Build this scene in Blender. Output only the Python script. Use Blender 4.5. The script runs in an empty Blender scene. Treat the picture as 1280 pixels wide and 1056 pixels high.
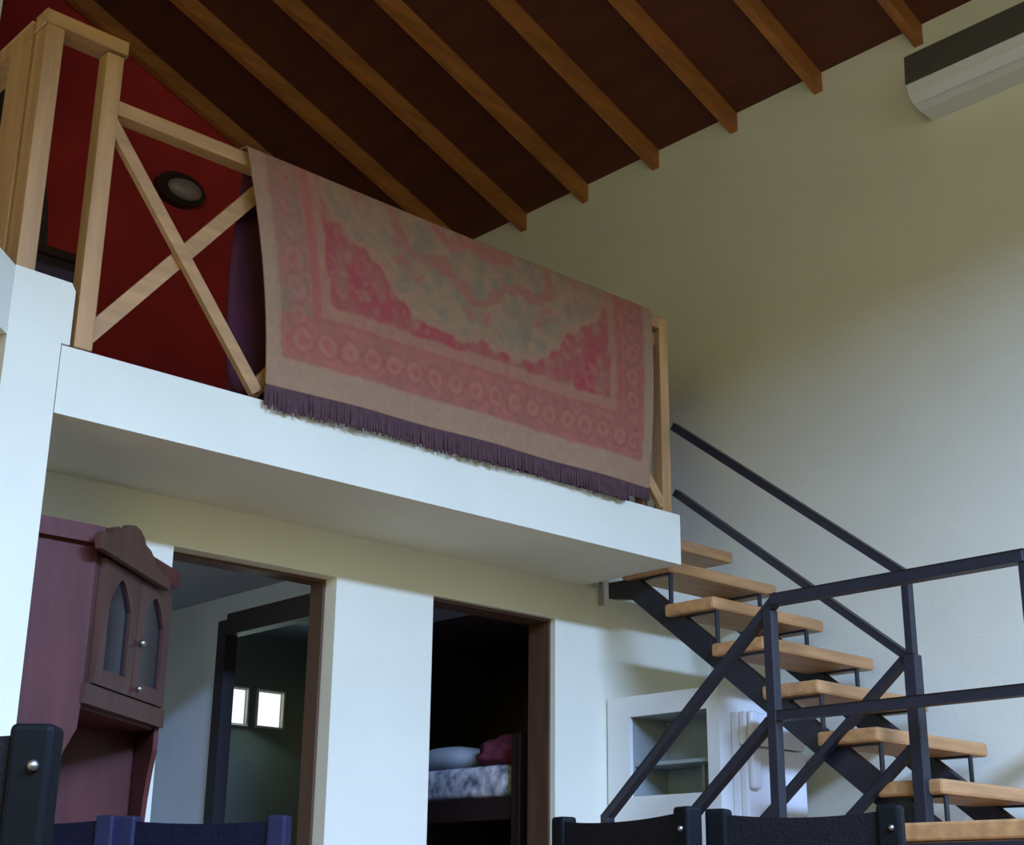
import bpy, bmesh, math, random
from mathutils import Vector, Matrix, noise
random.seed(4)
S = bpy.context.scene
COL = S.collection
CZ = 0.85                      # camera height; heights below are written as CZ + (height above the camera)

# ------------------------------------------------------------------ camera
F = 1808.38
YAW, PITCH, ROLL = map(math.radians, (42.4216, 18.5722, 0.6504))
_f = Vector((math.sin(YAW)*math.cos(PITCH), math.cos(YAW)*math.cos(PITCH), math.sin(PITCH)))
_r = Vector((math.cos(YAW), -math.sin(YAW), 0)); _u = _r.cross(_f)
RT = _r*math.cos(ROLL) + _u*math.sin(ROLL); UP = -_r*math.sin(ROLL) + _u*math.cos(ROLL)
cd = bpy.data.cameras.new('camera'); cam = bpy.data.objects.new('camera', cd); COL.objects.link(cam)
m = Matrix((RT, UP, -_f)).transposed().to_4x4(); m.translation = (0, 0, CZ)
cam.matrix_world = m
cd.sensor_width = 36; cd.lens = F/1280*36; cd.clip_start = 0.02
S.camera = cam

# ------------------------------------------------------------------ world, lights, exposure
W = bpy.data.worlds.new('sky'); S.world = W; W.use_nodes = True
bg = W.node_tree.nodes['Background']; bg.inputs[0].default_value = (0.93, 1.0, 0.98, 1); bg.inputs[1].default_value = 1.25

def area(name, loc, target, sx, sy, power, color):
    l = bpy.data.lights.new(name, 'AREA'); l.shape = 'RECTANGLE'; l.size = sx; l.size_y = sy
    l.energy = power; l.color = color
    o = bpy.data.objects.new(name, l); COL.objects.link(o); o.location = loc
    o.rotation_euler = (Vector(target)-Vector(loc)).to_track_quat('-Z', 'Y').to_euler()
    return o
# bright sky seen over the trees through the tall glazed front of the room
area('sky_light', (1.1, -3.5, CZ+4.0), (1.5, 4.0, CZ+2.2), 4.8, 0.80, 2450, (0.36, 0.54, 1.0))
# added yellowish fill for the upper right wall and ceiling, no known source
area('fill_light', (-2.2, -0.4, CZ+1.6), (5.5, 1.8, CZ+2.8), 2.0, 1.6, 48, (0.98, 0.88, 0.10))
# weak daylight in the washroom from its own window
area('washroom_light', (3.95, 6.12, CZ+0.95), (3.7, 4.9, CZ+0.2), 0.5, 0.2, 1.5, (0.7, 0.95, 0.9))

vs = S.view_settings; vs.view_transform = 'Standard'; vs.look = 'None'; vs.exposure = 0.0; vs.gamma = 1
vs.use_curve_mapping = False

# ------------------------------------------------------------------ helpers
def ray(x, y):
    return RT*((x-640)/F) + UP*((528-y)/F) + _f
def atx(x, y, X): d = ray(x, y); return d*(X/d.x) + Vector((0, 0, CZ))
def aty(x, y, Y): d = ray(x, y); return d*(Y/d.y) + Vector((0, 0, CZ))
def atz(x, y, z): d = ray(x, y); return d*(z/d.z) + Vector((0, 0, CZ))

def mat(name, color, rough=0.6, metal=0, var=0.0, scale=8, bump=0.0, bscale=60, stretch=(1, 1, 1), color2=None, spec=0.5):
    M = bpy.data.materials.new(name); M.use_nodes = True
    nt = M.node_tree; b = nt.nodes['Principled BSDF']
    b.inputs['Roughness'].default_value = rough; b.inputs['Metallic'].default_value = metal
    b.inputs['Specular IOR Level'].default_value = spec
    b.inputs['Base Color'].default_value = (*color, 1)
    tc = nt.nodes.new('ShaderNodeTexCoord'); mp = nt.nodes.new('ShaderNodeMapping')
    mp.inputs['Scale'].default_value = stretch
    nt.links.new(tc.outputs['Object'], mp.inputs[0])
    if var or color2:
        n = nt.nodes.new('ShaderNodeTexNoise'); n.inputs['Scale'].default_value = scale; n.inputs['Detail'].default_value = 6
        nt.links.new(mp.outputs[0], n.inputs[0])
        r = nt.nodes.new('ShaderNodeValToRGB')
        c2 = color2 or tuple(c*(1-var) for c in color)
        r.color_ramp.elements[0].position = 0.35; r.color_ramp.elements[1].position = 0.68
        r.color_ramp.elements[0].color = (*c2, 1); r.color_ramp.elements[1].color = (*color, 1)
        nt.links.new(n.outputs[0], r.inputs[0]); nt.links.new(r.outputs[0], b.inputs['Base Color'])
    if bump:
        n = nt.nodes.new('ShaderNodeTexNoise'); n.inputs['Scale'].default_value = bscale; n.inputs['Detail'].default_value = 4
        nt.links.new(mp.outputs[0], n.inputs[0])
        bp = nt.nodes.new('ShaderNodeBump'); bp.inputs['Strength'].default_value = bump; bp.inputs['Distance'].default_value = 0.01
        nt.links.new(n.outputs[0], bp.inputs['Height']); nt.links.new(bp.outputs[0], b.inputs['Normal'])
    return M

WALL = mat('wall_plaster', (0.78, 0.77, 0.60), 0.9, var=0.05, scale=2.5, bump=0.15, bscale=90)
EDGE = WALL
RED = mat('red_plaster', (0.43, 0.018, 0.016), 0.85, var=0.2, scale=3, bump=0.1)
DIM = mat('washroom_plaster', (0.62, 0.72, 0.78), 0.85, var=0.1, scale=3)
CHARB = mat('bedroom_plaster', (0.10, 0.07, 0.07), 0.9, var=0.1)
PINE = mat('pine_wood', (0.53, 0.295, 0.11), 0.55, var=0.28, scale=4, stretch=(6, 6, 0.6), bump=0.1)
PINEH = mat('pine_wood_lengthwise', (0.53, 0.295, 0.11), 0.55, var=0.28, scale=4, stretch=(0.6, 6, 6), bump=0.1)
TREAD = mat('tread_wood', (0.56, 0.29, 0.11), 0.45, var=0.30, scale=5, stretch=(0.8, 6, 6), bump=0.1)
BEAM = mat('rafter_wood', (0.46, 0.17, 0.04), 0.5, var=0.35, scale=3, stretch=(0.5, 6, 6))
BOARD = mat('ceiling_boards', (0.115, 0.028, 0.011), 0.7, var=0.3, scale=3, stretch=(4, 0.5, 1), bump=0.2, bscale=20)
STEEL = mat('dark_steel', (0.016, 0.016, 0.024), 0.45, var=0.2, scale=20)
MAHOG = mat('mahogany', (0.105, 0.026, 0.022), 0.48, spec=0.35, var=0.35, scale=4, stretch=(5, 5, 0.7))
MAHOGD = mat('mahogany_front', (0.085, 0.034, 0.026), 0.35, var=0.35, scale=4, stretch=(5, 5, 0.7))
DARKW = mat('dark_wood', (0.030, 0.014, 0.010), 0.5, var=0.3, stretch=(4, 4, 0.6))
FRAME = mat('door_frame_wood', (0.11, 0.055, 0.025), 0.55, var=0.3, scale=5, stretch=(5, 5, 0.6))
DFRAME = mat('dark_door_frame', (0.022, 0.020, 0.024), 0.6, var=0.2)
LEATHER = mat('black_leather', (0.004, 0.003, 0.005), 0.7, spec=0.2, var=0.3, scale=30, bump=0.25, bscale=140)
NAVY = mat('navy_leather', (0.004, 0.004, 0.014), 0.6, spec=0.12, var=0.3, scale=30, bump=0.25, bscale=140)
NAVYW = mat('navy_painted_wood', (0.012, 0.013, 0.036), 0.6, var=0.2, spec=0.2)
BLACKW = mat('black_painted_wood', (0.0035, 0.0045, 0.005), 0.6, var=0.2, spec=0.10)
STUD = mat('nail_head', (0.35, 0.33, 0.30), 0.4, metal=1)
WHITE = mat('white_enamel', (0.78, 0.80, 0.82), 0.35, var=0.03)
WHITEW = mat('white_painted_wood', (0.76, 0.77, 0.72), 0.55, var=0.04)
NICHE = mat('grey_green_lining', (0.30, 0.34, 0.32), 0.7, var=0.1)
ACW = mat('white_plastic', (0.72, 0.76, 0.76), 0.45)
ACD = mat('smoked_plastic', (0.085, 0.080, 0.070), 0.5)
GLASSD = mat('dark_cabinet_glass', (0.012, 0.010, 0.016), 0.12, spec=0.2)
FLOORM = mat('clay_tile_floor', (0.50, 0.27, 0.13), 0.5, var=0.2, scale=3)
MATT = mat('patterned_mattress', (0.85, 0.85, 0.88), 0.85, color2=(0.10, 0.12, 0.16), scale=17)
PILLOW = mat('pillow_cotton', (0.42, 0.46, 0.48), 0.9)
PINKB = mat('pink_blanket', (0.20, 0.035, 0.065), 0.9, var=0.3, scale=10)
FRING = mat('purple_fringe', (0.095, 0.042, 0.046), 0.9, var=0.35, scale=30)
RUGBACK = mat('rug_reverse', (0.07, 0.008, 0.022), 0.9, var=0.3, scale=20)
LAMPG = mat('frosted_lamp_glass', (0.28, 0.22, 0.20), 0.35)
PIPE = mat('white_conduit', (0.70, 0.72, 0.72), 0.5)

def link(name, bm, mt, parent=None, smooth=False, **props):
    me = bpy.data.meshes.new(name); bmesh.ops.recalc_face_normals(bm, faces=bm.faces[:]); bm.to_mesh(me); bm.free()
    me.materials.append(mt)
    if smooth:
        for p in me.polygons: p.use_smooth = True
    o = bpy.data.objects.new(name, me); COL.objects.link(o)
    if parent is not None:
        o.parent = parent
        if parent.location.length > 0 or parent.rotation_euler.z:
            bpy.context.view_layer.update() if False else None
            o.matrix_parent_inverse = root_matrix(parent).inverted()
    for k, v in props.items(): o[k] = v
    return o
def root_matrix(p):
    M = Matrix.LocRotScale(p.location, p.rotation_euler, p.scale)
    if p.parent is not None: M = root_matrix(p.parent) @ p.matrix_parent_inverse @ M
    return M
def thing(name, loc, label, cat, group=None):
    o = bpy.data.objects.new(name, None); o.empty_display_size = 0.1; COL.objects.link(o); o.location = loc
    o['label'] = label; o['category'] = cat
    if group: o['group'] = group
    return o
def struct(name, bm, mt, parent=None): 
    return link(name, bm, mt, parent, **({'kind': 'structure'} if parent is None else {}))
def B(lo, hi, bm=None, bev=0.0, seg=2):
    own = bmesh.new()
    bmesh.ops.create_cube(own, size=1)
    lo, hi = Vector(lo), Vector(hi)
    for v in own.verts:
        v.co = Vector([(lo[i]+hi[i])/2 + v.co[i]*(hi[i]-lo[i]) for i in range(3)])
    if bev: bmesh.ops.bevel(own, geom=own.edges[:], offset=bev, segments=seg, affect='EDGES', profile=0.5)
    return merge(bm, own)
def merge(bm, own):
    if bm is None: return own
    me = bpy.data.meshes.new('tmp'); own.to_mesh(me); own.free(); bm.from_mesh(me); bpy.data.meshes.remove(me)
    return bm
def bar(p, q, w, h, bm=None, up=(0, 0, 1), bev=0.0):
    """rectangular bar from p to q: w across, h along 'up'"""
    p, q = Vector(p), Vector(q); d = (q-p); L = d.length; d.normalize()
    up = Vector(up)
    if abs(d.dot(up)) > 0.99: up = Vector((0, 1, 0))
    s = d.cross(up).normalized(); u = s.cross(d)
    own = bmesh.new(); bmesh.ops.create_cube(own, size=1)
    for v in own.verts: v.co = (p+q)/2 + d*v.co.x*L + s*v.co.y*w + u*v.co.z*h
    if bev: bmesh.ops.bevel(own, geom=own.edges[:], offset=bev, segments=2, affect='EDGES', profile=0.5)
    return merge(bm, own)
def prism(pts, off, bm=None):
    """closed outline (3-D points) pushed along off"""
    own = bmesh.new(); off = Vector(off)
    a = [own.verts.new(Vector(p)) for p in pts]; b = [own.verts.new(Vector(p)+off) for p in pts]
    own.faces.new(a); own.faces.new(b[::-1]); n = len(a)
    for i in range(n): own.faces.new((a[i], b[i], b[(i+1) % n], a[(i+1) % n]))
    return merge(bm, own)
def ball(c, r, bm=None, sc=(1, 1, 1)):
    own = bmesh.new(); bmesh.ops.create_uvsphere(own, u_segments=14, v_segments=9, radius=r)
    for v in own.verts: v.co = Vector(c)+Vector((v.co.x*sc[0], v.co.y*sc[1], v.co.z*sc[2]))
    return merge(bm, own)
def z(h): return CZ+h

# ------------------------------------------------------------------ setting
XR, YB = 5.55, 7.22
SL = 0.41
def rz(X): return z(4.0)+SL*(XR-X)            # underside of the rafters
struct('floor', B((-2.7, -2.2, -0.1), (5.7, 7.3, 0)), FLOORM)
struct('wall_right', B((XR, -2.2, 0), (XR+0.15, 7.3, z(4.17))), WALL)
bm = B((-2.7, -2.2, 0), (-1.5, -2.0, z(6.6))); B((-1.5, -2.2, 0), (4.2, -2.0, z(2.5)), bm)
B((4.2, -2.2, 0), (XR, -2.0, z(4.5)), bm)
prism([(-1.5, -2.2, z(3.45)), (4.2, -2.2, z(3.45)), (4.2, -2.2, z(4.6)), (-1.5, -2.2, z(6.9))], (0, 0.2, 0), bm)
struct('wall_front', bm, WALL)
bm = B((-2.7, -2.0, 0), (-2.5, 7.3, z(0.8))); B((-2.7, -2.0, z(2.4)), (-2.5, 7.3, z(7.4)), bm)
B((-2.7, -2.0, z(0.8)), (-2.5, -1.5, z(2.4)), bm); B((-2.7, 0.7, z(0.8)), (-2.5, 7.3, z(2.4)), bm)
struct('wall_left', bm, WALL)

# ceiling boards on sloping rafters
def slab(x0, x1, y0, y1, d0, d1, bm=None):
    P = [(x0, y0, rz(x0)+d0), (x1, y0, rz(x1)+d0), (x1, y0, rz(x1)+d1), (x0, y0, rz(x0)+d1)]
    return prism(P, (0, y1-y0, 0), bm)
ceil = struct('ceiling', slab(-2.7, 5.75, -2.2, 7.5, 0.11, 0.17), BOARD)
ry = [-1.9, -1.35, -0.8, -0.2, 0.35, 0.9, 1.45, 2.0, 2.575, 3.168, 3.760, 4.315, 4.882, 5.447, 5.983, 6.56, 7.18]
for y in ry: link('rafter', slab(-2.5, XR+0.04, y-0.025, y+0.025, 0, 0.1099), BEAM, ceil)

# wall under the loft, with two door openings
D1, D2, DT, YF = (2.551, 3.278), (3.772, 4.479), z(1.233), 4.6
bm = B((1.60, YF, 0), (D1[0], YF+0.15, z(1.41)))
B((D1[1], YF, 0), (D2[0], YF+0.15, z(1.41)), bm); B((D2[1], YF, 0), (XR, YF+0.15, z(1.41)), bm)
B((D1[0], YF, DT), (D1[1], YF+0.15, z(1.41)), bm); B((D2[0], YF, DT), (D2[1], YF+0.15, z(1.41)), bm)
struct('wall_back', bm, WALL)
for n, (a, b) in (('door_1', D1), ('door_2', D2)):
    s0 = YF+(0.075 if n == 'door_1' else 0.03)
    bm = B((a, s0, 0), (a+0.012, YF+0.16, DT)); B((b-0.012, s0, 0), (b, YF+0.16, DT), bm)
    B((a+0.012, s0, DT-0.012), (b-0.012, YF+0.16, DT), bm)
    struct(n, bm, FRAME)

# loft slab with its thick white edge, the pier on its left and the stepped parapet
bm = B((1.775, 4.0, z(1.41)), (4.65, 7.15, z(1.63)))
struct('floor_loft', bm, WALL)
bm = prism([(1.60, 4.0, 0), (1.772, 4.0, 0), (1.772, 4.0, z(1.635)), (1.80, 4.0, z(1.635)), (1.80, 4.0, z(1.815)),
            (1.785, 4.0, z(1.84)), (1.60, 4.0, z(1.845))], (0, 0.2, 0))
struct('wall_pier', bm, WALL)
d = Vector((-0.7071, -0.7071, 0)); nrm = Vector((-0.7071, 0.7071, 0))
p0 = Vector((1.600, 4.0, 0))
P = [p0+Vector((0, 0, z(1.617))), p0+Vector((0, 0, z(1.842))), p0+d*1.6+Vector((0, 0, z(1.842))), p0+d*1.6+Vector((0, 0, z(1.617)))]
struct('wall_diagonal', prism(P, nrm*0.15), WALL)
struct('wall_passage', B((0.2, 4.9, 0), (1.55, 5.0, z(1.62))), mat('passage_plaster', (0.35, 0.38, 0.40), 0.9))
struct('wall_loft_back', B((-2.5, YB, z(1.42)), (XR, YB+0.15, z(7.4))), RED)
struct('wall_loft_left', B((0.6, 5.9, z(3.80)), (2.135, 6.0, z(5.6))), WALL)

# rooms behind the doors
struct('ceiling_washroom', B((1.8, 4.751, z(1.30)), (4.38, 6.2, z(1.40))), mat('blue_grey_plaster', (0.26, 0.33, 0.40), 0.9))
bm = B((3.35, 5.54, 0), (3.38, 6.2, z(1.30))); B((3.35, 4.75, 0), (3.38, 4.82, z(1.30)), bm); B((3.35, 4.82, z(1.17)), (3.38, 5.54, z(1.30)), bm)
struct('wall_corridor', bm, DIM)
bm = B((3.335, 5.49, 0), (3.395, 5.56, z(1.19))); B((3.335, 4.80, 0), (3.395, 4.85, z(1.19)), bm); B((3.335, 4.85, z(1.12)), (3.395, 5.49, z(1.215)), bm)  # dark lintel made taller to stand in for the shadow above it
struct('door_3', bm, DFRAME)
wx = [(3.757, 3.922), (3.966, 4.132)]; wz = (z(0.845), z(1.015))
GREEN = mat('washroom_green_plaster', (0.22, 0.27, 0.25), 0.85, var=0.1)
bm = B((1.8, 6.2, 0), (3.757, 6.235, z(1.40))); B((4.132, 6.2, 0), (XR, 6.235, z(1.40)), bm)
B((3.757, 6.2, 0), (4.132, 6.235, wz[0]), bm); B((3.757, 6.2, wz[1]), (4.132, 6.235, z(1.40)), bm); B((3.922, 6.2, wz[0]), (3.966, 6.235, wz[1]), bm)
struct('wall_washroom', bm, GREEN)
for i, (a, b) in enumerate(wx):
    bm = B((a, 6.19, wz[0]-0.010), (a+0.009, 6.21, wz[1]+0.010)); B((b-0.009, 6.19, wz[0]-0.010), (b, 6.21, wz[1]+0.010), bm)
    B((a+0.009, 6.19, wz[0]-0.010), (b-0.009, 6.21, wz[0]), bm); B((a+0.009, 6.19, wz[1]), (b-0.009, 6.21, wz[1]+0.010), bm)
    w = struct('window_%d' % (i+1), bm, WHITEW)
    g = bpy.data.materials.get('clear_glass')
    if not g:
        g = bpy.data.materials.new('clear_glass'); g.use_nodes = True; nt = g.node_tree
        nt.nodes.clear(); o_ = nt.nodes.new('ShaderNodeOutputMaterial'); t = nt.nodes.new('ShaderNodeBsdfTransparent')
        gl = nt.nodes.new('ShaderNodeBsdfGlossy'); mx = nt.nodes.new('ShaderNodeMixShader'); mx.inputs[0].default_value = 0.05
        gl.inputs['Roughness'].default_value = 0.05
        nt.links.new(t.outputs[0], mx.inputs[1]); nt.links.new(gl.outputs[0], mx.inputs[2]); nt.links.new(mx.outputs[0], o_.inputs[0])
    link('pane', B((a+0.008, 6.197, wz[0]-0.002), (b-0.008, 6.202, wz[1]+0.002)), g, w)
# dividing walls and bedroom box
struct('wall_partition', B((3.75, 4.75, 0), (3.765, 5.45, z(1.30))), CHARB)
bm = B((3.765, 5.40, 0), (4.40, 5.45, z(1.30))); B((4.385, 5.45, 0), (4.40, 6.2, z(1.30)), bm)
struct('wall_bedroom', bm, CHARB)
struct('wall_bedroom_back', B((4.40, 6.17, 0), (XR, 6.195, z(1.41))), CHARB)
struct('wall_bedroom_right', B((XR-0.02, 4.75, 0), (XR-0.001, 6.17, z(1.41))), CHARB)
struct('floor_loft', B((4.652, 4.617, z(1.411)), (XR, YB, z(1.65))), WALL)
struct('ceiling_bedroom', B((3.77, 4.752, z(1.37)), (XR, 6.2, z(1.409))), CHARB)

# ------------------------------------------------------------------ staircase
st = thing('staircase', (4.9, 3.4, 0), 'dark steel staircase with pale wooden treads and black tube railings climbing to the loft', 'staircase')
NT = 7
for k in range(NT):
    y = 4.337-0.252*k; h = z(1.653-0.2*k)
    x0 = 4.655
    link('tread', B((x0, y, h-0.055), (5.43, y+0.275, h), bev=0.012), TREAD, st)
YL = 2.90
link('landing', B((3.96, 2.06, z(0.205)), (5.50, YL, z(0.260)), bev=0.008), TREAD, st)
bm = bar((3.99, 2.08, z(0.15)), (3.99, YL-0.02, z(0.15)), 0.05, 0.10); bar((5.45, 2.08, z(0.15)), (5.45, YL-0.02, z(0.15)), 0.05, 0.10, bm)
bar((4.015, 2.10, z(0.15)), (5.425, 2.10, z(0.15)), 0.05, 0.10, bm); bar((4.015, YL-0.04, z(0.15)), (5.425, YL-0.04, z(0.15)), 0.05, 0.10, bm)
link('landing_frame', bm, STEEL, st)
for (x, y) in ((3.99, 2.10), (5.45, 2.10), (5.45, 2.84)):
    link('leg', bar((x, y, 0), (x, y, z(0.10)), 0.05, 0.05), STEEL, st)
def stringer(X, w=0.045):
    # sloping channel: lower edge through (4.326,1.31) with slope .78, 0.115 tall
    lo = lambda y: z(1.31+0.78*(y-4.326)); y0, y1 = 2.80, 4.33
    pts = [(X, y0, lo(y0)), (X, y1, lo(y1)), (X, 4.47, z(1.335)), (X, 4.47, z(1.408)), (X, 4.30, z(1.405)), (X, y0, lo(y0)+0.125)]
    return prism(pts, (w, 0, 0))
for X in (4.69, 5.30): link('stringer', stringer(X), STEEL, st)
lo = lambda y: z(1.31+0.78*(y-4.326))
for X in (4.70, 5.32):
    for k in range(1, NT):
        y = 4.337-0.252*k+0.02; h = z(1.653-0.2*k)-0.055
        bm = bar((X, y, lo(y)+0.10), (X, y, h), 0.022, 0.008, up=(0, 1, 0))
        B((X-0.011, y, h-0.008), (X+0.011, y+0.24, h), bm)
        link('bracket', bm, STEEL, st)
# lower flight, running down beside the upper one
for k in range(4):
    y = YL+0.03+0.25*k; h = z(0.06-0.2*k)
    link('tread', B((4.02, y, h-0.055), (4.60, y+0.26, h), bev=0.012), TREAD, st)
for X in (4.02, 4.57):
    link('stringer', prism([(X, 2.90, z(0.06)), (X, 2.90, z(0.20)), (X, 3.12, z(0.06)), (X, 4.02, z(-0.70)), (X, 4.02, 0), (X, 3.90, 0)], (0.035, 0, 0)), STEEL, st)
# railings: A outer side (X=4.0), B between the flights (X=4.65)
XA, XB = 4.0, 4.65
T = 0.039
def tube(name, p, q, t=T, **kw): return link(name, bar(p, q, t, t, bev=0.004, **kw), STEEL, st)
tube('guard_rail', (XA, 3.03, z(1.020)), (XA, 2.085, z(1.020)))
tube('guard_rail', (XA, 3.05, z(0.625)), (XA, 2.085, z(0.625)), 0.034)
tube('guard_rail', (XA, 2.085, z(1.020)), (5.54, 2.085, z(1.020)))
tube('guard_rail', (XA, 2.085, z(0.625)), (5.54, 2.085, z(0.625)), 0.034)
tube('handrail', (XA, 3.005, z(1.030)), (XA, 3.83, z(0.325)), 0.030)
tube('mid_rail', (XA, 3.06, z(0.610)), (XA, 3.83, z(-0.02)), 0.031)
tube('post', (XA, 3.045, z(0.26)), (XA, 3.045, z(0.985)), 0.039)
tube('post', (XA, 3.045, z(-0.10)), (XA, 3.045, z(0.26)), 0.039)
tube('post', (XA, 2.085, z(0.26)), (XA, 2.085, z(1.0)), 0.039)
tube('post', (XA, 3.83, 0), (XA, 3.83, z(0.335)), 0.039)
tube('post', (XB, 2.905, z(0.895)), (XB, 2.905, z(1.185)), 0.034)
tube('post', (XB, 2.905, z(0.26)), (XB, 2.905, z(0.895)), 0.050)
tube('handrail', (XB, 2.900, z(1.190)), (XB, 4.02, z(2.040)), 0.034)
tube('mid_rail', (XB, 2.915, z(0.885)), (XB, 4.02, z(1.735)), 0.030)
tube('handrail', (XB, 2.93, z(0.885)), (XB, 3.86, z(0.135)), 0.030)
tube('mid_rail', (XB, 2.93, z(0.560)), (XB, 3.86, z(-0.19)), 0.030)
tube('post', (XB, 3.86, 0), (XB, 3.86, z(0.15)), 0.034)

# ------------------------------------------------------------------ loft railing (pine)
lr = thing('loft_railing', (3.2, 4.05, z(1.63)), 'pine railing with crossed braces and tall posts along the loft edge', 'railing')
link('handrail', bar((1.85, 4.04, z(2.508)), (4.56, 4.04, z(2.508)), 0.05, 0.052, bev=0.004), PINEH, lr)
px_ = [2.575, 3.17, 3.86, 4.585]
for X in px_:
    w = 0.055 if X > 4.5 else 0.05
    link('post', B((X-w/2, 4.012, z(1.632)), (X+w/2, 4.068, z(2.535 if X > 4.5 else 2.482)), bev=0.003), PINE, lr)
link('post', B((4.525, 4.10, z(1.632)), (4.555, 4.15, z(2.47)), bev=0.003), PINE, lr)
link('post', B((1.820, 4.012, z(1.64)), (1.882, 4.075, z(2.70)), bev=0.004), PINE, lr)
link('post', B((1.605, 4.012, z(1.846)), (1.667, 4.10, z(2.72)), bev=0.004), PINE, lr)
link('side_post', B((1.605, 4.13, z(1.846)), (1.655, 4.30, z(2.72)), bev=0.004), PINE, lr)
link('top_beam', bar((1.60, 4.05, z(2.735)), (1.89, 4.05, z(2.735)), 0.08, 0.05, bev=0.004), PINEH, lr)
link('side_beam', bar((1.635, 4.12, z(2.735)), (1.635, 6.3, z(2.735)), 0.07, 0.06, bev=0.004), PINE, lr)
link('side_brace', bar((1.62, 4.16, z(1.88)), (1.62, 4.75, z(2.65)), 0.035, 0.06, up=(1, 0, 0)), PINE, lr)
bays = [(1.85, 2.49), (2.49, 3.17), (3.17, 3.86), (3.86, 4.56)]
for a, b in bays:
    link('brace', bar((a+0.0, 3.995+0.03, z(2.47)), (b-0.0, 3.995+0.03, z(1.66)), 0.024, 0.045, up=(0, 0, 1)), PINEH, lr)
    link('brace', bar((a, 4.055, z(1.67)), (b, 4.055, z(2.46)), 0.024, 0.055, up=(0, 0, 1)), PINEH, lr)

# ------------------------------------------------------------------ rug over the railing
rug = thing('rug', (3.45, 3.97, z(1.63)), 'faded pink and beige floral rug with purple fringe draped over the loft railing', 'rug')
def lobes(a, n, amp): return amp*abs(math.sin(n*a))
def mixc(a, b, t): t = max(0, min(1, t)); return tuple(a[i]*(1-t)+b[i]*t for i in range(3))
CREAM = (0.30, 0.205, 0.14); PINK = (0.32, 0.125, 0.10); ROSE = (0.29, 0.066, 0.070); PALE = (0.265, 0.185, 0.110)
GREY = (0.18, 0.165, 0.115); DUSTY = (0.26, 0.115, 0.088); STRIPE = (0.30, 0.105, 0.085)
def rugcol(x, h):
    """x along the rug 0..2.06 m, h above the woven bottom edge"""
    L = 2.06; xe = min(x, L-x); nz = noise.noise(Vector((x*16, h*16, 1.3))); n2 = noise.noise(Vector((x*45, h*45, 7.7)))
    wob = 0.010*nz
    edge = 0.085 if x < L/2 else 0.085
    if h < 0.105+wob*0.4 or xe < edge*0.75+wob*0.3:
        c = CREAM
        if h >= 0.105 and xe > edge*0.55: c = mixc(CREAM, PALE, 0.5)
    elif h < 0.27 or xe < 0.20:
        # floral border of scrolls
        s = x if h < 0.27 and xe > 0.1 else h
        t = (h-0.19) if h < 0.27 and xe > 0.1 else (xe-0.14)
        c = mixc(PINK, DUSTY, 0.5+nz)
        cell = (s/0.105) % 1.0-0.5
        r = math.hypot(cell*0.105, t)
        rr = r+0.012*nz+0.008*n2
        if rr < 0.040: c = mixc(PINK, PALE, 0.25)
        if rr < 0.018: c = mixc(ROSE, PINK, 0.6)
        if 0.040 < rr < 0.050: c = mixc(DUSTY, ROSE, 0.4)
        if x < 0.2 and h > 0.27: c = mixc(c, GREY, 0.35+0.5*nz)
    elif h < 0.315 or xe < 0.262:
        c = STRIPE if (h < 0.285 or 0.205 < xe < 0.245) else mixc(PINK, PALE, 0.45)
    elif h < 0.335+wob or xe < 0.285+wob:
        c = mixc(PINK, PALE, 0.5)
    else:
        # field: pale medallion, rose corners with scalloped edges
        cx, cy = L/2, 1.02
        dx, dy = (x-cx)/0.70, (h-cy)/0.60
        a = math.atan2(dy, dx); r = math.hypot(dx, dy)
        R1 = 0.98+0.09*abs(math.sin(4*a))+0.05*nz
        if r > R1+0.06:
            c = mixc(ROSE, DUSTY, 0.35+1.2*nz)
            if n2 > 0.30: c = mixc(c, PALE, 0.35)
            if h > 0.68: c = mixc(c, DUSTY, 0.6)
            if h > 0.60 and nz > 0.15: c = mixc(c, PALE, 0.4)
        elif r > R1: c = mixc(PALE, PINK, 0.25)
        elif r > 0.74+0.06*math.cos(8*a)+0.06*nz:
            c = mixc(PALE, GREY, 0.3+nz)
            k = (a*5/math.pi) % 1.0-0.5
            if abs(k) < 0.20 and 0.82 < r < 0.92 and n2 > -0.1: c = mixc(DUSTY, PINK, 0.4)
        elif r > 0.66+0.06*math.cos(8*a)+0.06*nz: c = mixc(DUSTY, PALE, 0.2)
        elif r > 0.44+0.05*math.cos(6*a)+0.08*nz: c = mixc(PALE, GREY, 0.55+nz)
        elif r > 0.38+0.05*math.cos(6*a)+0.08*nz: c = mixc(PINK, DUSTY, 0.5)
        else: c = mixc(mixc(PALE, GREY, 0.4), DUSTY, 0.5+1.5*nz)
    c = mixc(c, DUSTY, min(0.32, max(0, (h-0.42)*0.7)))  # duskier towards the top: weaker light up there painted into the weave colour
    k = 1+0.12*n2
    return (c[0]*k*1.04, c[1]*k*0.93, c[2]*k*0.80)
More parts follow.
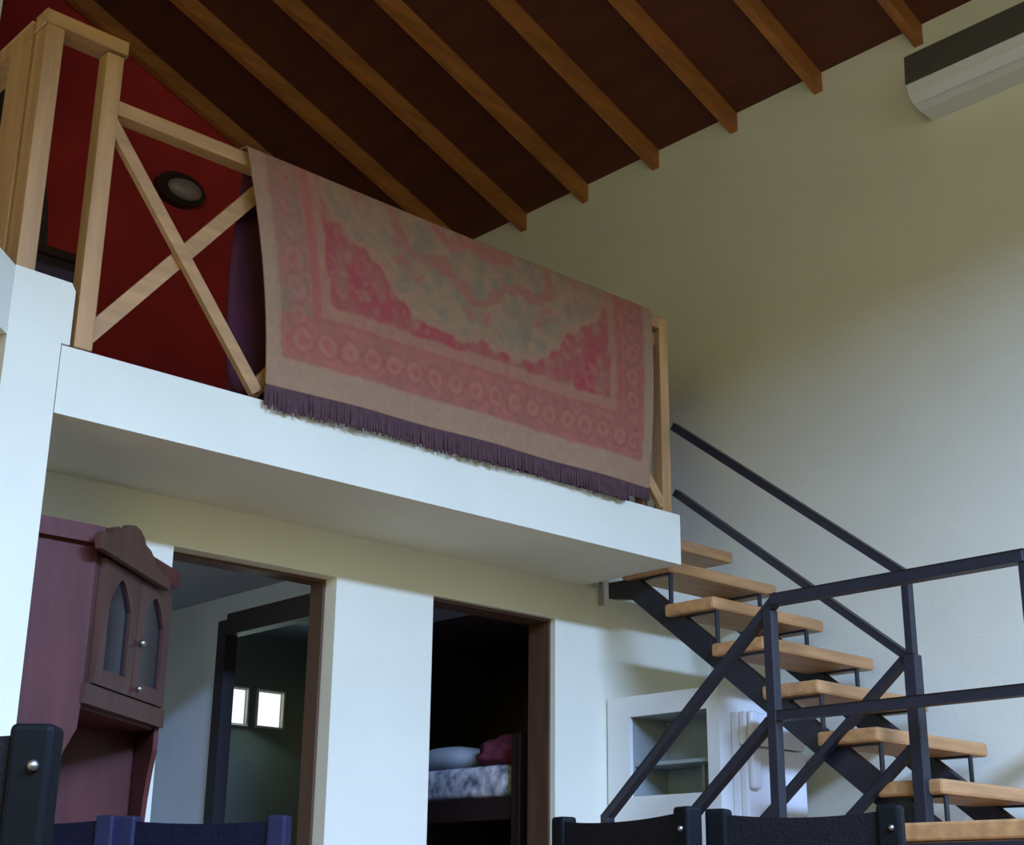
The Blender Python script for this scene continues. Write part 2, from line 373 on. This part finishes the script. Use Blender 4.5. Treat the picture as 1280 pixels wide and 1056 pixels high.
def panel(name, nx, nh, fn, mt, colour=None, thick=0.008):
    V = []; Fc = []; C = []
    for j in range(nh+1):
        for i in range(nx+1):
            V.append(fn(i/nx, j/nh)); 
            if colour: C.append(colour(i/nx, j/nh))
    for j in range(nh):
        for i in range(nx):
            a = j*(nx+1)+i; Fc.append((a, a+1, a+nx+2, a+nx+1))
    me = bpy.data.meshes.new(name); me.from_pydata(V, [], Fc)
    if colour:
        N = nx+1
        for _ in range(2):       # threads blend into one another
            C = [tuple((C[k][q]*2+C[k-1 if k % N else k][q]+C[k+1 if (k+1) % N else k][q]+C[max(k-N, k % N)][q]+C[k+N if k+N < len(C) else k][q])/6 for q in range(3)) for k in range(len(C))]
        at = me.color_attributes.new('Col', 'FLOAT_COLOR', 'POINT')
        for i, c in enumerate(C): at.data[i].color = (*c, 1)
    for p in me.polygons: p.use_smooth = True
    me.materials.append(mt)
    o = bpy.data.objects.new(name, me); COL.objects.link(o)
    o.parent = rug; o.matrix_parent_inverse = root_matrix(rug).inverted()
    md = o.modifiers.new('thickness', 'SOLIDIFY'); md.thickness = thick; md.offset = 0
    return o
RUGM = bpy.data.materials.new('rug_weave'); RUGM.use_nodes = True; nt = RUGM.node_tree; b = nt.nodes['Principled BSDF']
b.inputs['Roughness'].default_value = 0.95; b.inputs['Specular IOR Level'].default_value = 0.1
at = nt.nodes.new('ShaderNodeAttribute'); at.attribute_name = 'Col'; nt.links.new(at.outputs['Color'], b.inputs['Base Color'])
def front(u, v):
    # v: 0 bottom edge, up the front, over the rail
    hang = 0.93
    if v < hang:
        t = v/hang
        b0 = 1.680+0.022*u; zt = b0+t*(2.537-b0) 
        zt += (1-t)*0.006*math.sin(u*3.2+0.3)
        xl = 2.497+(2.362-2.497)*t**1.3; xr = 4.425+(4.470-4.425)*t
        y = 3.985-0.022*math.sin(math.pi*t)-0.012*(1-t)+0.006*math.sin(u*19+1)*(1-t)
    else:
        a = (v-hang)/(1-hang)*math.pi*0.5
        zt = 2.535+0.014*math.sin(a); xl, xr = 2.362, 4.470
        y = 3.985+0.055*(1-math.cos(a))
    zt += -0.008*math.sin(math.pi*u)*min(1, v*1.2)
    return (xl+(xr-xl)*u, y, z(zt))
panel('woven_field', 420, 190, front, RUGM, lambda u, v: rugcol(u*2.06, v/0.93*0.835))
def rear(u, v):
    t = 1-v
    xl = 2.425-0.035*math.sin(math.pi*min(1, t*0.9))+0.03*t; 
    y = 4.098+0.03*t+0.008*math.sin(u*25)*t
    if v > 0.97: y = 4.085
    return (xl+(4.46-xl)*u, y, z(1.66+(2.546-1.66)*v))
o = panel('rear_half', 60, 24, rear, RUGBACK)
# fringe strands
bm = bmesh.new()
n = 270
for i in range(n):
    u = (i+0.5)/n; x, y, h = front(u, 0.0); L = 0.080+0.003*math.sin(u*17)+random.uniform(-0.008, 0.008)
    if u > 0.93: L = 0.055
    w = 0.0042; dx = random.uniform(-0.003, 0.003); dy = -random.uniform(0.0, 0.008)
    p = [(x-w, y-0.003, h+0.006), (x+w, y-0.003, h+0.006), (x+w, y+0.004, h+0.006), (x-w, y+0.004, h+0.006)]
    q = [(x-w*0.7+dx, y-0.003+dy, h-L), (x+w*0.7+dx, y-0.003+dy, h-L), (x+w*0.7+dx, y+0.003+dy, h-L), (x-w*0.7+dx, y+0.003+dy, h-L)]
    a = [bm.verts.new(t) for t in p]; c = [bm.verts.new(t) for t in q]
    for k in range(4): bm.faces.new((a[k], a[(k+1) % 4], c[(k+1) % 4], c[k]))
    bm.faces.new(c[::-1]); bm.faces.new(a)
fr = link('fringe', bm, FRING, rug, kind='stuff')

# ------------------------------------------------------------------ things up in the loft
wl = thing('wall_lamp', (3.79, YB, z(4.08)), 'oval bulkhead lamp with dark rim high on the red loft wall', 'lamp')
def oval(cx, cz, rx, rz_, y0, y1, n=32, bm=None):
    return prism([(cx+rx*math.cos(2*math.pi*i/n), y0, cz+rz_*math.sin(2*math.pi*i/n)) for i in range(n)], (0, y1-y0, 0), bm)
c = aty(221, 240, YB)
link('rim', oval(c.x, c.z, 0.165, 0.105, YB-0.06, YB-0.001), DARKW, wl)
bm = bmesh.new(); bmesh.ops.create_uvsphere(bm, u_segments=24, v_segments=12, radius=1)
for v in bm.verts: v.co = Vector((c.x+0.02+v.co.x*0.115, YB-0.06+v.co.y*0.05, c.z+v.co.z*0.065))
link('glass', bm, LAMPG, wl, smooth=True)

a_ = aty(26, 305, 5.0); b_ = aty(88, 318, 5.0)
ch = thing('chest', (2.05, 5.1, z(1.63)), 'dark wooden chest behind the tall left posts of the loft railing', 'chest')
link('body', B((1.90, 4.98, z(1.632)), (2.23, 5.3, z(2.375)), bev=0.006), DARKW, ch)
link('lid', B((1.885, 4.965, z(2.375)), (2.245, 5.31, z(2.41)), bev=0.008), DARKW, ch)
hb = thing('high_backed_chair', (2.06, 5.6, z(1.63)), 'near-black chair with tall pointed back behind the chest in the loft', 'chair')
pts = []
c = aty(44, 205, 5.6); cx, top = c.x, c.z
base = z(1.95)
R_ = 0.105
for t in range(0, 9):
    f_ = t/8; pts.append((cx+0.02+R_*math.sin(f_*math.pi/2)*0.8, top-(1-math.cos(f_*math.pi/2))*0.55))
right_ = pts[:]
left_ = [(2*(cx+0.02)-p[0], p[1]) for p in pts[::-1]]
outl = right_+[(right_[-1][0], base), (left_[0][0], base)]+left_[:-1]
link('backrest', prism([(p[0], 5.6, p[1]) for p in outl], (0, 0.04, 0)), DARKW, hb)
link('seat', B((cx-0.2, 5.64, z(2.0)), (cx+0.24, 6.05, z(2.05)), bev=0.006), DARKW, hb)
for sx in (cx-0.18, cx+0.20):
    for sy in (5.62, 6.02): link('leg', B((sx-0.02, sy-0.02, z(1.632)), (sx+0.02, sy+0.02, z(2.0))), DARKW, hb)
wd = thing('shade_filler', (1.7, 6.6, z(1.63)), 'added dark cabinet-like block standing in for shade at the far left of the loft', 'shade_filler')  # dark block added where the loft interior falls into shade
link('body', B((0.95, 6.55, z(1.632)), (2.50, 7.10, z(4.05)), bev=0.008), DARKW, wd)
link('cornice', B((0.92, 6.52, z(4.05)), (2.53, 7.12, z(4.09)), bev=0.008), DARKW, wd)
for a, b in ((0.98, 1.715), (1.725, 2.47)): link('door', B((a, 6.525, z(1.72)), (b, 6.549, z(4.0)), bev=0.006), DARKW, wd)

# ------------------------------------------------------------------ air conditioner
ac = thing('air_conditioner', (XR, 2.8, z(3.8)), 'white wall air conditioner with dark front panel high on the right wall', 'air conditioner')
y0, y1 = 2.28, 3.13
prof = [(XR-0.001, z(3.84)), (XR-0.17, z(3.84)), (XR-0.205, z(3.81)), (XR-0.215, z(3.67))]
low = [(XR-0.215, z(3.67)), (XR-0.200, z(3.625)), (XR-0.165, z(3.59)), (XR-0.11, z(3.575)), (XR-0.001, z(3.57))]
link('body', prism([(x, y0, h) for x, h in prof+low[1:]], (0, y1-y0, 0)), ACW, ac)
link('front_panel', prism([(XR-0.2155, y0, z(3.672)), (XR-0.2055, y0, z(3.812)), (XR-0.169, y0, z(3.843)), (XR-0.175, y0, z(3.852)), (XR-0.214, y0, z(3.822)), (XR-0.224, y0, z(3.672))], (0, y1-y0, 0)), ACD, ac)
link('louver', prism([(XR-0.204, y0+0.05, z(3.622)), (XR-0.170, y0+0.05, z(3.589)), (XR-0.175, y0+0.05, z(3.583)), (XR-0.211, y0+0.05, z(3.619))], (0, y1-y0-0.1, 0)), ACW, ac)

# ------------------------------------------------------------------ corner cabinet
cb = thing('corner_cabinet', (2.1, 4.4, 0), 'reddish wooden corner cabinet with glazed doors and carved crest beside the left doorway', 'cabinet')
FA, FB = Vector((1.99, 4.06, 0)), Vector((2.475, 4.455, 0))
fd = (FB-FA).normalized(); fn = Vector((fd.y, -fd.x, 0)); FL = (FB-FA).length
def fp(s, h, out=0.0): return FA+fd*s+fn*out+Vector((0, 0, h))
def fplane(x, y):     # point of the cabinet front seen at a pixel -> (s, height)
    d = ray(x, y); t = FA.dot(fn)/d.dot(fn); p = d*t; return ((p-FA).dot(fd), p.z+CZ)
ZT, ZB, ZN = z(1.045), z(0.575), z(0.17)
BK = 4.595
foot = [(1.78, 4.06), (1.99, 4.06), (2.475, 4.455), (2.475, BK), (1.78, BK)]
def fbox(s0, s1, h0, h1, o0, o1, bm=None):
    return prism([fp(s0, h0, o0), fp(s1, h0, o0), fp(s1, h0, o1), fp(s0, h0, o1)], (0, 0, h1-h0), bm)
def poly(h0, h1, pts=foot): return prism([(x, y, h0) for x, y in pts], (0, 0, h1-h0))
# side panel with scooped edge at the niche
side = [(1.78, z(0.17)), (1.90, z(0.17)), (1.925, z(0.25)), (1.93, z(0.34)), (1.95, z(0.42)), (1.985, z(0.49)), (1.99, z(0.575)), (1.99, ZT), (1.78, ZT)]
link('side_panel', prism([(x, 4.06, h) for x, h in side], (0, 0.018, 0)), MAHOG, cb)
side2 = [(4.595, z(0.17)), (4.53, z(0.17)), (4.50, z(0.25)), (4.49, z(0.34)), (4.475, z(0.42)), (4.456, z(0.49)), (4.456, z(0.575)), (4.456, ZT), (4.595, ZT)]
link('side_panel', prism([(2.457, y, h) for y, h in side2], (0.018, 0, 0)), MAHOG, cb)
link('back_panel', B((1.78, 4.079, z(0.17)), (1.79, BK-0.002, ZT)), MAHOG, cb)
link('back_panel', B((1.791, BK-0.012, z(0.17)), (2.455, BK-0.002, ZT)), MAHOG, cb)
link('cabinet_floor', poly(ZB-0.02, ZB, [(1.792, 4.08), (1.985, 4.08), (2.452, 4.46), (2.452, BK-0.014), (1.792, BK-0.014)]), MAHOG, cb)
link('cornice', poly(ZT, z(1.100), [(1.775, 4.035), (2.0, 4.035), (2.495, 4.44), (2.495, BK), (1.775, BK)]), MAHOG, cb)
# front frame and doors
fr_ = fbox(0, 0.03, ZB, ZT, -0.018, 0.0); fbox(FL-0.03, FL, ZB, ZT, -0.018, 0, fr_); fbox(0.03, FL-0.03, ZT-0.03, ZT, -0.018, 0, fr_)
link('front_frame', fr_, MAHOGD, cb)
link('lower_rail', fbox(-0.005, FL+0.005, z(0.565), z(0.625), -0.018, 0.012), MAHOGD, cb)
mid = FL/2
for (a, b) in ((0.032, mid-0.002), (mid+0.002, FL-0.032)):
    h0, h1 = z(0.628), z(1.012)
    sw = 0.055
    bm = fbox(a, a+sw, h0, h1, 0.0, 0.02); fbox(b-sw, b, h0, h1, 0.0, 0.02, bm); fbox(a+sw, b-sw, h0, h0+0.05, 0.0, 0.02, bm)
    # arched top rail
    n = 12; w = b-a-2*sw; pts = [fp(a+sw, h1, 0), fp(a+sw, h1-0.13, 0)]
    for i in range(1, n):
        t = i/n; pts.append(fp(a+sw+w*t, h1-0.13+0.09*(1-abs(2*t-1)**1.6), 0))
    pts += [fp(b-sw, h1-0.13, 0), fp(b-sw, h1, 0)]
    prism(pts, fn*0.02, bm)
    d_ = link('door', bm, MAHOGD, cb)
    link('pane', fbox(a+sw-0.004, b-sw+0.004, h0+0.045, h1-0.03, 0.006, 0.010), GLASSD, d_)
    ks = b-0.025 if a < mid-0.1 else a+0.02
    if a > 0.1: link('knob', ball(fp(ks, z(0.80), 0.035), 0.013), STUD, d_, smooth=True)
link('knob', ball(fp(mid+0.03, z(0.655), 0.034), 0.011), STUD, cb, smooth=True)
# crest: carved board on top of the front
cr = [(128, 685), (126, 668), (133, 664), (139, 667), (143, 660), (149, 658), (155, 662), (159, 660), (163, 656), (170, 657), (176, 662),
      (181, 672), (183, 681), (189, 688), (193, 697), (195, 706), (203, 715), (210, 723), (214, 731), (213, 738)]
Pn = []
for x, y in cr:
    d_r = ray(x, y); o_ = FA+fn*0.052; t_ = o_.dot(fn)/d_r.dot(fn); Pn.append(d_r*t_+Vector((0, 0, CZ)))
base_l, base_r = Pn[0], Pn[-1]
link('crest', prism(Pn, -fn*0.022), MAHOGD, cb)
# base unit under the niche
link('counter', poly(z(0.13), z(0.168), [(1.775, 4.03), (2.005, 4.03), (2.51, 4.44), (2.51, BK), (1.775, BK)]), MAHOG, cb)
link('base', poly(0.0, z(0.13), [(1.78, 4.06), (1.99, 4.06), (2.49, 4.465), (2.49, BK), (1.78, BK)]), MAHOG, cb)
for (a, b) in ((0.03, mid-0.003), (mid+0.003, FL-0.01)):
    link('door', fbox(a, b, 0.12, z(0.09), 0.0, 0.02), MAHOGD, cb)

# ------------------------------------------------------------------ bunk bed seen through the right doorway
bb = thing('bunk_bed', (4.9, 5.2, 0), 'dark bunk bed standing in the unlit room behind the right doorway', 'bed')
BX, BXX, BY, BYY = 4.55, 5.25, 4.90, 5.84
for (x, y) in ((BX, BY), (BX, BYY), (BXX, BY), (BXX, BYY)):
    link('post', B((x-0.028, y-0.028, 0), (x+0.028, y+0.028, z(0.755)), bev=0.004), DARKW, bb)
for h in (0.46, -0.35):
    link('side_rail', B((BX-0.015, BY+0.03, z(h-0.08)), (BX+0.015, BYY-0.03, z(h+0.02)), bev=0.003), DARKW, bb)
    link('side_rail', B((BXX-0.015, BY+0.03, z(h-0.08)), (BXX+0.015, BYY-0.03, z(h+0.02)), bev=0.003), DARKW, bb)
    link('slat_base', B((BX+0.016, BY+0.012, z(h-0.04)), (BXX-0.016, BYY, z(h)), bev=0.003), DARKW, bb)
    link('headboard', B((BX+0.03, BY-0.01, z(h-0.06)), (BXX-0.03, BY+0.01, z(h+0.12)), bev=0.003), DARKW, bb)
mt_ = thing('mattress', (4.9, 5.4, z(0.46)), 'pale mattress with dark blotched pattern on the top bunk', 'mattress')
link('cover', B((BX-0.004, 4.995, z(0.482)), (BXX-0.03, 5.78, z(0.628)), bev=0.03, seg=3), MATT, mt_, smooth=True)
pw = thing('pillow', (4.72, 5.55, z(0.628)), 'pale blue-grey pillow lying at the far end of the top bunk', 'pillow')
bm = bmesh.new(); bmesh.ops.create_uvsphere(bm, u_segments=20, v_segments=12, radius=1)
for v in bm.verts:
    q = v.co; s_ = lambda t, e: math.copysign(abs(t)**e, t)
    v.co = Vector((4.72+0.13*s_(q.x, 0.6), 5.55+0.18*s_(q.y, 0.6), z(0.690)+0.060*q.z))
link('pillow_case', bm, PILLOW, pw, smooth=True)
bk = thing('blanket', (4.72, 5.17, z(0.628)), 'crumpled dull pink blanket on the top bunk near the dark bed post', 'blanket')
bm = bmesh.new(); bmesh.ops.create_icosphere(bm, subdivisions=4, radius=1)
for v in bm.verts:
    q = v.co.copy(); nn = noise.noise(q*2.3)*0.25
    v.co = Vector((4.72+0.13*q.x*(1+nn), 5.17+0.14*q.y*(1+nn), max(z(0.631), z(0.69)+0.085*q.z*(1+nn))))
link('folds', bm, PINKB, bk, smooth=True)

# ------------------------------------------------------------------ white cupboard and refrigerator under the stairs
cu = thing('cupboard', (4.95, 4.25, 0), 'white cupboard with open shelved side niche under the stairs', 'cupboard')
x0, x1, ya, yb, ct = 4.80, 5.13, 3.945, 4.59, z(0.905)
na, nb, n0, n1 = 4.01, 4.455, z(0.47), z(0.815)
bm = B((x0, ya, 0), (x0+0.02, na, ct)); B((x0, nb, 0), (x0+0.02, yb, ct), bm); B((x0, na, 0), (x0+0.02, nb, n0), bm); B((x0, na, n1), (x0+0.02, nb, ct), bm)
link('side_frame', bm, WHITEW, cu)
bm = B((x0+0.02, ya, 0), (x1, ya+0.02, ct)); B((x0+0.02, yb-0.02, 0), (x1, yb, ct), bm); B((x0+0.02, ya+0.02, ct-0.02), (x1, yb-0.02, ct), bm); B((x1-0.02, ya+0.02, 0), (x1, yb-0.02, ct-0.02), bm)
link('carcass', bm, WHITEW, cu)
bm = B((x0+0.25, na, n0), (x0+0.26, nb, n1)); B((x0+0.02, na-0.01, n0), (x0+0.26, na, n1), bm); B((x0+0.02, nb, n0), (x0+0.26, nb+0.01, n1), bm)
B((x0+0.02, na, n1), (x0+0.26, nb, n1+0.01), bm); B((x0+0.02, na, n0-0.01), (x0+0.26, nb, n0), bm)
link('niche_lining', bm, NICHE, cu)
link('shelf', B((x0+0.03, na+0.001, z(0.600)), (x0+0.245, nb-0.001, z(0.615))), NICHE, cu)
link('niche_divider', B((x0+0.13, 4.14, n0+0.001), (x0+0.145, 4.155, z(0.599))), NICHE, cu)

fg = thing('refrigerator', (5.1, 3.9, 0), 'white refrigerator with two bulky handles under the middle of the stairs', 'refrigerator')
fx0, fx1, fy0, fy1, ft = 4.875, 5.285, 3.86, 3.935, z(0.97)
def clipz(y): return 0
link('body', B((fx0, 3.905, 0.02), (fx1, 3.943, z(0.80)), bev=0.006), WHITE, fg)
dl = link('door', B((fx0, 3.865, 0.05), (fx1, 3.904, z(0.655)), bev=0.010), WHITE, fg)
du = link('door', B((fx0, 3.865, z(0.660)), (fx1, 3.904, z(0.80)), bev=0.010), WHITE, fg)
link('handle', B((fx0+0.005, 3.835, z(0.665)), (fx0+0.065, 3.866, z(0.80)), bev=0.014, seg=3), WHITE, du, smooth=True)
link('handle', B((fx0+0.005, 3.835, z(0.48)), (fx0+0.065, 3.866, z(0.640)), bev=0.014, seg=3), WHITE, dl, smooth=True)

cdt = thing('conduit', (4.62, 4.59, z(1.3)), 'short vertical grey conduit on the wall left of the stair top', 'pipe')
p = aty(753, 727, 4.58); q = aty(757, 757, 4.58)
link('tube', bar((p.x, 4.588, q.z), (p.x, 4.588, p.z), 0.018, 0.018, bev=0.004), mat('grey_conduit', (0.30, 0.30, 0.30), 0.6), cdt)

# ------------------------------------------------------------------ chairs in the foreground
HC = z(0.19)
def chair(pl, pr, label, leather, wood, rightshow=True, top=HC, studs=(1,), dark_panel=0.008):
    """pl, pr: ground positions of the left and right back posts as seen from the camera"""
    pl, pr = Vector((pl[0], pl[1], 0)), Vector((pr[0], pr[1], 0))
    e = (pr-pl); w = e.length; e.normalize(); c = (pl+pr)/2
    f = Vector((e.y, -e.x, 0))                # towards the camera
    t = thing('dining_chair', c, label, 'chair', 'dark leather dining chairs at the lower edge')
    def P(a, o, h): return c+e*a+f*o+Vector((0, 0, h))
    def bx(a0, a1, o0, o1, h0, h1, bev=0.0):
        own = B((a0, o0, h0), (a1, o1, h1), bev=bev, seg=3)
        for v in own.verts: v.co = P(v.co.x, v.co.y, v.co.z)
        return own
    pw = 0.045
    for s in (-1, 1):
        a = s*w/2
        link('post', bx(a-pw/2, a+pw/2, -0.02, 0.02, 0, top, bev=0.007), wood, t)
        if s in studs: link('stud', ball(P(a+0.006, 0.022, top-0.042), 0.006), STUD, t, smooth=True)
    # slightly sagging leather panel
    n = 14; pts = []
    for i in range(n+1):
        u = -1+2*i/n; pts.append((u*(w/2-pw/2), top-0.012-dark_panel*(1-u*u)))
    own = bmesh.new()
    own = prism([(-w/2+pw/2, -0.012, 0.52)]+[(a, -0.012, h) for a, h in pts]+[(w/2-pw/2, -0.012, 0.52)], (0, 0.024, 0))
    for v in own.verts: v.co = P(v.co.x, v.co.y, v.co.z)
    link('backrest', own, leather, t)
    link('seat', bx(-w/2+0.02, w/2-0.02, 0.0, 0.40, 0.43, 0.48, bev=0.012), leather, t)
    for s in (-1, 1):
        a = s*(w/2-0.02); link('leg', bx(a-0.02, a+0.02, 0.35, 0.39, 0, 0.43), wood, t)
        link('side_stretcher', bx(a-0.012, a+0.012, 0.02, 0.35, 0.20, 0.23), wood, t)
    return t
def g(x, y, h=0.19): return atz(x, y, h)
def solve(pl, x, w, ytry):
    """ground point under pixel column x whose distance from pl is w (a full chair width)"""
    best = None
    for i in range(400):
        y = ytry-12+i*0.06; q = g(x, y); e = abs((q.xy-pl.xy).length-w)
        if best is None or e < best[0]: best = (e, q)
    return best[1]
HB, SC = LEATHER, BLACKW
p = atz(48, 906, 0.17); l = p+Vector((-0.74, 0.67, 0))*0.42; l.z = 0
chair(l, p, 'black leather dining chair nearest the camera at the left edge', LEATHER, BLACKW, top=z(0.17))
p = g(136, 1019); e_ = g(350, 1019)-g(163, 1020); e_.z = 0; l = p-e_.normalized()*0.42
chair(l, p, 'navy dining chair mostly hidden behind the nearest black chair', NAVY, NAVYW, studs=())
a, b = g(163, 1020), g(350, 1019)
chair(a, b, 'navy leather dining chair below the left doorway', NAVY, NAVYW, studs=(), dark_panel=0.006)
a, b = g(705, 1021), g(859, 1008)
chair(a, b, 'black leather dining chair in front of the white cupboard, left of the pair', LEATHER, BLACKW)
a = g(898, 1011); b = g(1112, 1006)
chair(a, b, 'widest black leather dining chair in front of the staircase landing', LEATHER, BLACKW)
